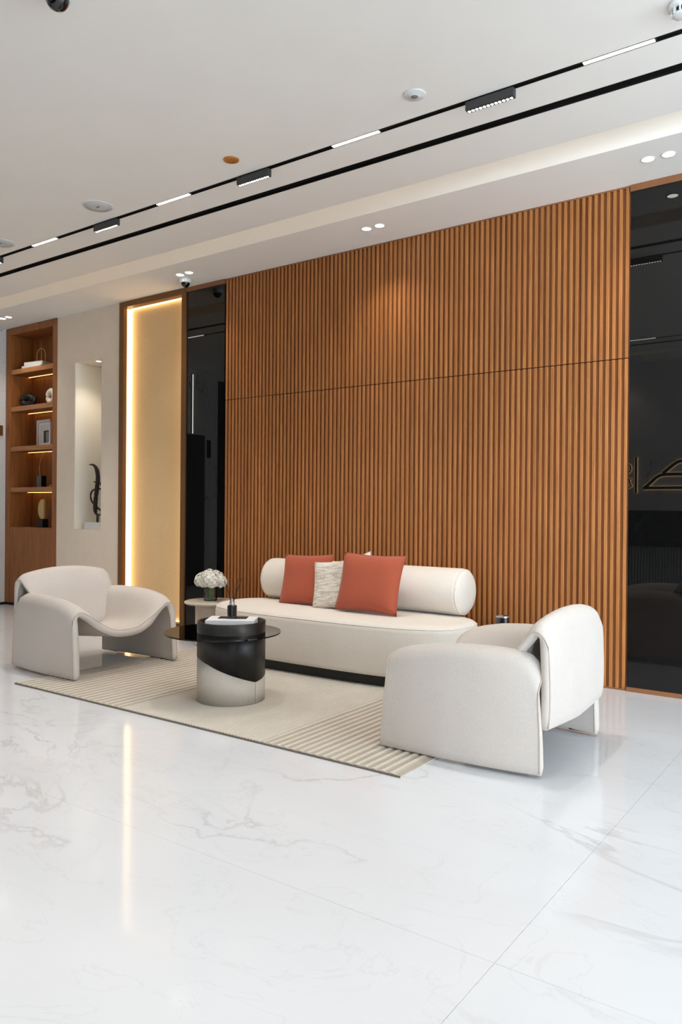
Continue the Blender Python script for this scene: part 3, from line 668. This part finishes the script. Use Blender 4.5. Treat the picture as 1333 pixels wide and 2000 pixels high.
# ------------------------------------------------------------------ armchairs
def armchair(label, loc, rz):
    t_ = thing('armchair', label, 'armchair', loc, rz, 'folded-shell armchairs')
    wt = [(0, .418), (0.15, .437), (0.35, .455), (0.6, .465), (0.85, .466), (1, .462)]
    zt = [(0, .47), (0.02, .515), (0.05, .542), (0.10, .556), (0.2, .563), (0.3, .566), (0.5, .562), (0.7, .550), (0.85, .530), (0.93, .512), (0.98, .490), (1, .472)]
    n, NT_ = 33, 40
    def station(q):
        w_ = lerp_tab(wt, q) - 0.0225; za = lerp_tab(zt, q) - 0.0225; zs = 0.240 + 0.033 * q ** 1.5; k = 0.11 + 0.15 * q
        half = [(w_ + 0.006, 0), (w_ + 0.004, za * 0.35), (w_ + 0.002, za * 0.70), (w_ - 0.002, za - 0.055), (w_ - 0.017, za - 0.014), (w_ - 0.046, za), (w_ - 0.056 - 0.20 * k, za - 0.035),
                (w_ - 0.056 - 0.42 * k, za - 0.45 * (za - zs)), (w_ - 0.056 - 0.66 * k, zs + 0.055), (w_ - 0.056 - k, zs + 0.012), (0.5 * (w_ - 0.056 - k), zs), (0, zs - 0.003)]
        return catmull([Vector((a, b, 0)) for a, b in half], n)
    qs = [0, .015, .03, .05, .075, .10, .14, .2] + [0.2 + 0.6 * i / 14 for i in range(1, 15)] + [.84, .88, .91, .94, .965, .985, 1.0]
    G = []
    for q in qs:
        half = station(q); row = []
        for sgn in (1, -1):
            seq = half if sgn == 1 else half[-2::-1]
            for p in seq:
                z = p.y; xf = 0.405 - 0.045 * (z / 0.5) ** 1.5; xr = -0.400 + 0.03 * (z / 0.5) ** 2
                # seat runs back only as far as the backrest
                inner = max(0.0, min(1.0, (lerp_tab(wt, q) - 0.10 - p.x) / 0.15)); xr = xr + 0.10 * inner
                row.append(Vector((xr + (xf - xr) * q, sgn * p.x, z * 0.957 + 0.012)))
        G.append(row)
    me, F1, F2 = sheet(G, 0.045)
    sh = obj('seat_shell', me, 'chair_cloth', t_, smooth=True)
    # piping along the front rim
    outer = F1 if F1[len(qs) // 2][2].y > F2[len(qs) // 2][2].y else F2; inn = F2 if outer is F1 else F1
    for g_ in (outer, inn): obj('piping', tube([tuple(p) for p in g_[-1]], 0.0042, 6), 'piping_cloth', sh, smooth=True)
    for g_ in (outer, inn): obj('piping', tube([tuple(p) for p in g_[0][:24]], 0.0042, 6), 'piping_cloth', sh, smooth=True); obj('piping', tube([tuple(p) for p in g_[0][-24:]], 0.0042, 6), 'piping_cloth', sh, smooth=True)
    # back: a sheet folded over the top
    vs_ = [-1, -.985, -.96, -.92, -.86] + [-.8 + 1.6 * i / 16 for i in range(17)] + [.86, .92, .96, .985, 1]
    G = []
    for v in vs_:
        av = abs(v); zt_ = 0.735 - 0.048 * av ** 2.2 - (0.024 * ((av - 0.9) / 0.1) ** 2 if av > 0.9 else 0); zt_ -= 0.042
        hw_o, hw_i = 0.388, 0.352; fwd = 0.012 * v * v
        # inside face from seat up, fold, outside face down
        pr = [(-0.215, 0.265, 0), (-0.250, 0.40, 0), (-0.290, 0.40 + 0.55 * (zt_ - 0.40), 0.25), (-0.335, zt_ - 0.045, 0.5), (-0.372, zt_ - 0.006, 0.75), (-0.398, zt_ - 0.012, 0.9),
              (-0.420, zt_ - 0.06, 1), (-0.427, 0.2 + 0.66 * (zt_ - 0.26), 1), (-0.429, 0.2 + 0.36 * (zt_ - 0.26), 1), (-0.427, 0.2 + 0.14 * (zt_ - 0.26), 1), (-0.421, 0.20 - 0.018 * (1 - av), 1)]
        pts = catmull([Vector((a + fwd * (0.4 + 0.6 * k), b, k)) for a, b, k in pr], 40)
        G.append([Vector((p.x, v * (hw_i + (hw_o - hw_i) * p.z), p.y + 0.012)) for p in pts])
    me, F1, F2 = sheet(G, 0.038)
    bk = obj('back_shell', me, 'chair_cloth', t_, smooth=True)
    for g_ in (F1, F2):
        obj('piping', tube([tuple(p) for p in g_[0]], 0.0040, 6), 'piping_cloth', bk, smooth=True); obj('piping', tube([tuple(p) for p in g_[-1]], 0.0040, 6), 'piping_cloth', bk, smooth=True)
    for sx_ in (-0.30, 0.30):
        for s_ in (-1, 1):
            obj('glide', boxes((sx_ - 0.05, sx_ + 0.05, s_ * (0.412 if sx_ < 0 else 0.440) - 0.008, s_ * (0.412 if sx_ < 0 else 0.440) + 0.008, 0, 0.012)), 'black_paint', t_)
    return t_
armchair('beige armchair on the left, facing the coffee table with its seat showing', (-4.925, -1.625, 0.0146), 0)
armchair('beige armchair in the foreground right, seen from its side and back', (-1.665, -1.575, 0.0146), math.pi)

# ------------------------------------------------------------------ coffee table
cx, cy = -3.345, -1.785; TR = 0.211; Z0 = 0.0146; ZT = 0.500
t_ = thing('coffee_table', 'drum coffee table in black oak and beige leather with a smoked glass disc', 'coffee table', (cx, cy, Z0))
th0 = R(-46.4); K = 96
bt = [(-180, .235), (-135, .268), (-90, .277), (-60, .262), (-41, .243), (-20, .213), (0, .185), (25, .152), (44, .130), (60, .140), (90, .160), (135, .200), (180, .235)]
def bz(deg): return lerp_tab(bt, deg)
angs = [(-180 + 360 * i / K) for i in range(K)]
def ring_mesh(r, zlo, zhi, capbot=False):
    bm = bmesh.new(); a = []; b = []
    for d in angs:
        q = th0 + R(d); a.append(bm.verts.new((r * math.cos(q), r * math.sin(q), zlo(d)))); b.append(bm.verts.new((r * math.cos(q), r * math.sin(q), zhi(d))))
    c = [bm.verts.new((v.co.x * 0.9, v.co.y * 0.9, v.co.z)) for v in a]; e = [bm.verts.new((v.co.x * 0.9, v.co.y * 0.9, v.co.z)) for v in b]
    for i in range(K):
        j = (i + 1) % K
        for f_ in ((a[i], a[j], b[j], b[i]), (c[j], c[i], e[i], e[j]), (a[j], a[i], c[i], c[j]), (b[i], b[j], e[j], e[i])): bm.faces.new(f_)
    return to_mesh(bm)
lo_ = obj('leather_base', ring_mesh(TR, lambda d: 0.0, lambda d: bz(d) - 0.0006), 'leather_beige', t_, smooth=True)
qs_ = th0 + R(44)
obj('seam', tube([((TR + 0.0003) * math.cos(qs_), (TR + 0.0003) * math.sin(qs_), 0.003), ((TR + 0.0003) * math.cos(qs_), (TR + 0.0003) * math.sin(qs_), 0.128)], 0.0012, 6), 'seam_dark', lo_)
obj('oak_drum', ring_mesh(TR + 0.0008, lambda d: bz(d), lambda d: ZT - Z0), 'black_oak', t_, smooth=True)
obj('tray', revolve([(0.0, 0.425), (0.189, 0.425), (0.189, 0.436), (0.0, 0.436)], 48), 'black_paint', t_)
# eccentric glass disc around the drum
oc = rt.to_2d().normalized() * -0.053; RG = 0.360; zg = 0.425 - Z0
bm = bmesh.new(); rows = [[], [], [], []]
for i in range(K):
    q = 2 * math.pi * i / K; d = Vector((math.cos(q), math.sin(q)))
    b_ = d.dot(oc); R_ = b_ + math.sqrt(b_ * b_ - oc.length_squared + RG * RG)
    for k, (r, z) in enumerate(((TR + 0.0015, zg), (R_, zg), (R_, zg + 0.009), (TR + 0.0015, zg + 0.009))): rows[k].append(bm.verts.new((d.x * r, d.y * r, z)))
for i in range(K):
    j = (i + 1) % K
    for a, b in ((0, 1), (1, 2), (2, 3), (3, 0)): bm.faces.new((rows[a][i], rows[a][j], rows[b][j], rows[b][i]))
obj('glass_disc', to_mesh(bm), 'smoked_glass', t_)
# book and diffuser on the tray
zt0 = Z0 + 0.4365
rzb = math.atan2(rt.y, rt.x) - R(2)
bkp = Vector((cx, cy)) + rt.to_2d() * 0.005
t_ = book('design_book', 'thick white design book lying on the coffee table tray', (bkp.x, bkp.y, zt0), rzb, 0.30, 0.205, 0.062)
obj('cover_picture', boxes((-0.09, 0.09, -0.02, 0.085, 0.062, 0.0632)), 'photo_dark', t_)
wr = random.Random(3)
bm = bmesh.new(); x = -0.075
while x < 0.06:
    w1 = wr.uniform(0.003, 0.007); h1 = wr.uniform(0.006, 0.011)
    if wr.random() > 0.18: add_box(bm, x, x + w1 * 0.55, -0.1034, -0.1026, 0.028, 0.028 + h1)
    x += w1 + 0.003
obj('spine_print', to_mesh(bm), 'ink_grey', t_)
dp = Vector((cx, cy)) + rt.to_2d() * 0.003 + fw.to_2d().normalized() * 0.0
t_ = thing('reed_diffuser', 'black reed diffuser bottle with silver collar on the white book', 'diffuser', (dp.x, dp.y, zt0 + 0.0634))
obj('bottle', revolve([(0.0, 0.0), (0.028, 0.0), (0.031, 0.003), (0.031, 0.074), (0.028, 0.080), (0.014, 0.081), (0.014, 0.083)], 32), 'smoke_dome', t_, smooth=False)
obj('collar', revolve([(0.0165, 0.0815), (0.0170, 0.083), (0.0170, 0.104), (0.0155, 0.106), (0.009, 0.106)], 24), 'silver', t_, smooth=False)
for k, (a, lx, ly) in enumerate(((0.09, 0.06, 0.00), (0.05, 0.035, 0.02), (-0.03, -0.05, 0.01), (0.02, 0.05, -0.02), (-0.05, -0.03, -0.02))):
    e_ = rt * lx + fw * ly
    obj('reed', tube([(e_.x * 0.08, e_.y * 0.08, 0.09), (e_.x, e_.y, 0.25 - 0.01 * k)], 0.0018, 6), 'ceramic_black', t_)

# ------------------------------------------------------------------ side tables, flowers, candle
def side_table(x, y, label):
    t_ = thing('side_table', label, 'side table', (x, y, 0), 0, 'round stone side tables')
    obj('top', revolve([(0.0, 0.358), (0.19, 0.358), (0.222, 0.364), (0.232, 0.374), (0.230, 0.383), (0.220, 0.388), (0.0, 0.388)], 56), 'stone_table', t_, smooth=False)
    obj('stem', revolve([(0.135, 0.008), (0.135, 0.358)], 48), 'stone_table', t_, smooth=False)
    obj('foot_ring', revolve([(0.128, 0.0), (0.128, 0.008)], 40), 'black_paint', t_)
side_table(-4.86, -0.455, 'round pale stone side table carrying the white flowers')
side_table(-1.97, -0.40, 'round pale stone side table beside the right end of the sofa')
t_ = thing('flower_vase', 'white hydrangeas in a short clear glass vase', 'flower vase', (-4.865, -0.455, 0.3885))
obj('glass', revolve([(0.0, 0.0), (0.056, 0.0), (0.058, 0.004), (0.058, 0.11), (0.0545, 0.11), (0.0545, 0.012), (0.0, 0.012)], 32, False, False), 'clear_glass', t_, smooth=False)
bm = bmesh.new(); rs = random.Random(5)
for k in range(16):
    a = rs.uniform(0, 6.28); r = rs.uniform(0.01, 0.04)
    add_tube(bm, [(r * math.cos(a), r * math.sin(a), 0.014), (r * 0.6 * math.cos(a + 0.6), r * 0.6 * math.sin(a + 0.6), 0.13)], 0.0035, 6)
obj('stems', to_mesh(bm), 'leaf_green', t_)
leafm = bmesh.new(); lv = [leafm.verts.new(p) for p in ((0, 0, 0), (0.016, 0.02, 0.004), (0.018, 0.045, 0.002), (0, 0.075, -0.004), (-0.018, 0.045, 0.002), (-0.016, 0.02, 0.004), (0, 0.035, -0.004))]
for i in range(6): leafm.faces.new((lv[i], lv[(i + 1) % 6], lv[6]))
lm = to_mesh(leafm); lm.materials.append(M['leaf_green'])
for k in range(7):
    o_ = bpy.data.objects.new('leaf', lm); col.objects.link(o_); o_.parent = t_; o_.location = (0, 0, 0.06 + 0.008 * k); o_.rotation_euler = (R(30 if k < 4 else 55), 0, k * 0.95); o_.scale = (0.6,) * 3 if k < 4 else (0.8,) * 3
for hd, (hx, hy, hz, hr) in enumerate(((-0.07, -0.03, 0.17, 0.072), (0.06, -0.05, 0.175, 0.075), (0.0, 0.06, 0.185, 0.075), (0.0, -0.02, 0.20, 0.075), (0.075, 0.04, 0.165, 0.06), (-0.06, 0.05, 0.165, 0.06))):
    bm = bmesh.new()
    NF = 52
    for k in range(NF):
        zc = 1 - 2 * (k + 0.5) / NF
        if zc < -0.55: continue
        a = k * 2.399963; rr = math.sqrt(1 - zc * zc); nrm = Vector((rr * math.cos(a), rr * math.sin(a), zc))
        c_ = nrm * (hr * rs.uniform(0.9, 1.06)); tx = nrm.orthogonal().normalized(); ty = nrm.cross(tx); ph = rs.uniform(0, 1.57); s_ = rs.uniform(0.016, 0.021)
        cv = bm.verts.new(c_)
        for p_ in range(4):
            q = ph + p_ * math.pi / 2; d = tx * math.cos(q) + ty * math.sin(q); e_ = tx * -math.sin(q) + ty * math.cos(q)
            v1 = bm.verts.new(c_ + d * s_ * 0.7 + e_ * s_ * 0.5 + nrm * 0.003); v2 = bm.verts.new(c_ + d * s_ * 1.15 + nrm * 0.001); v3 = bm.verts.new(c_ + d * s_ * 0.7 - e_ * s_ * 0.5 + nrm * 0.003)
            bm.faces.new((cv, v1, v2)); bm.faces.new((cv, v2, v3))
    ico = bmesh.ops.create_icosphere(bm, subdivisions=2, radius=hr * 0.8)
    obj('flower_head', to_mesh(bm), 'petal_white', t_, loc=(hx, hy, hz))
t_ = thing('candle_glass', 'small dark candle glass with silver rim behind the right armchair', 'candle', (-2.125, -0.44, 0.3885))
obj('glass', revolve([(0.0, 0.0), (0.042, 0.0), (0.045, 0.004), (0.045, 0.092), (0.040, 0.092), (0.040, 0.06), (0.0, 0.06)], 32, False, False), 'smoke_dome', t_)
obj('rim', revolve([(0.0400, 0.0925), (0.0462, 0.0925), (0.0462, 0.102), (0.0400, 0.102)], 32, False, False), 'silver', t_)

# ------------------------------------------------------------------ what the black glass mirrors: reception side
t_ = thing('reception_desk', 'black marble and fluted grey reception desk opposite the wood wall', 'reception desk', (-3.4, -5.75, 0))
obj('body', boxes((-1.9, 1.9, -0.26, 0.36, 0.0, 0.74)), 'flute_grey', t_)
fm = prism_z([(0.014 * math.cos(R(a)), 0.014 * math.sin(R(a))) for a in range(0, 181, 30)], 0.02, 0.74); fm.materials.append(M['flute_grey'])
for k in range(100):
    o_ = bpy.data.objects.new('flute', fm); col.objects.link(o_); o_.parent = t_; o_.location = (-1.88 + k * 0.038, 0.36, 0)
obj('counter', boxes((-1.95, 1.95, -0.30, 0.42, 0.74, 1.215), bevel=0.004), 'black_marble', t_)
# halo-lit sign: roof-like emblem, upright bar and two small letters
def ribbon(pts, w_):
    P_ = [Vector(p) for p in pts]; L_, R2 = [], []
    for i, p in enumerate(P_):
        a = P_[max(0, i - 1)]; b = P_[min(len(P_) - 1, i + 1)]; d = (b - a).normalized(); nrm = Vector((-d.y, d.x)); L_.append(p + nrm * w_ / 2); R2.append(p - nrm * w_ / 2)
    return [tuple(p) for p in L_ + R2[::-1]]
sg = thing('wall_sign', 'halo-lit black emblem sign with an upright bar on the marble reception wall', 'sign', (-2.2, YF, 1.5))
def strokes(nm, pts, w_):
    front = prism(ribbon(pts, w_), 0.022, 0.036); obj(nm, front, 'black_paint', sg)
    obj('halo', prism(ribbon(pts, w_ + 0.016), 0.006, 0.018), 'led_halo', sg)
low = [(-0.73, 0.03), (-0.56, 0.19), (-0.50, 0.225), (-0.42, 0.236)]
strokes('emblem_stroke', low + [(-x, z) for x, z in low[::-1]], 0.045)
upp = [(-0.47, 0.25), (-0.34, 0.36), (-0.27, 0.41), (-0.18, 0.43)]
strokes('emblem_stroke', upp + [(-x, z) for x, z in upp[::-1]], 0.045)
strokes('emblem_stroke', [(-0.74, 0.043), (0.74, 0.043)], 0.042)
strokes('divider_bar', [(-0.84, -0.03), (-0.84, 0.495)], 0.03)
strokes('letter', [(-0.955 + 0.04 * math.cos(R(a)), 0.33 + 0.06 * math.sin(R(a))) for a in range(-110, 111, 20)][::-1], 0.018)
strokes('letter', [(-0.90, 0.17), (-0.94, 0.18), (-0.925, 0.12), (-0.90, 0.07), (-0.945, 0.05)], 0.018)
# end wall fittings seen in the narrow black glass
tag(obj('door_1', boxes((XL, XL + 0.02, -4.75, -3.66, 0.03, 3.25)), 'slot_black'), 'dark full height doorway in the marble end wall', kind='structure')
t_ = thing('wall_lamp', 'slim vertical white wall lamp on the marble end wall', 'wall lamp', (XL, -3.09, 2.35))
obj('body', boxes((0, 0.02, -0.012, 0.012, 0, 0.93)), 'lamp_grey', t_); obj('diffuser', boxes((0.0202, 0.026, -0.010, 0.010, 0.005, 0.925)), 'led_white', t_)
tag(obj('dark_cabinet', boxes((XL + 0.001, XL + 0.06, -3.32, -2.9, 0.0, 2.34), bevel=0.002), 'lamp_grey'), 'flat dark cabinet on the marble end wall below the lamp', 'cabinet')
tag(obj('sign_plate', boxes((XL, XL + 0.012, -3.5, -3.42, 2.0, 2.28), bevel=0.001), 'black_paint'), 'small black plate beside the doorway on the end wall', 'plate')
tag(obj('sign_plate', boxes((XL, XL + 0.014, -0.20, -0.045, 2.065, 2.19), bevel=0.001), 'bronze'), 'small bronze plate on the marble wall left of the bookcase', 'plate')
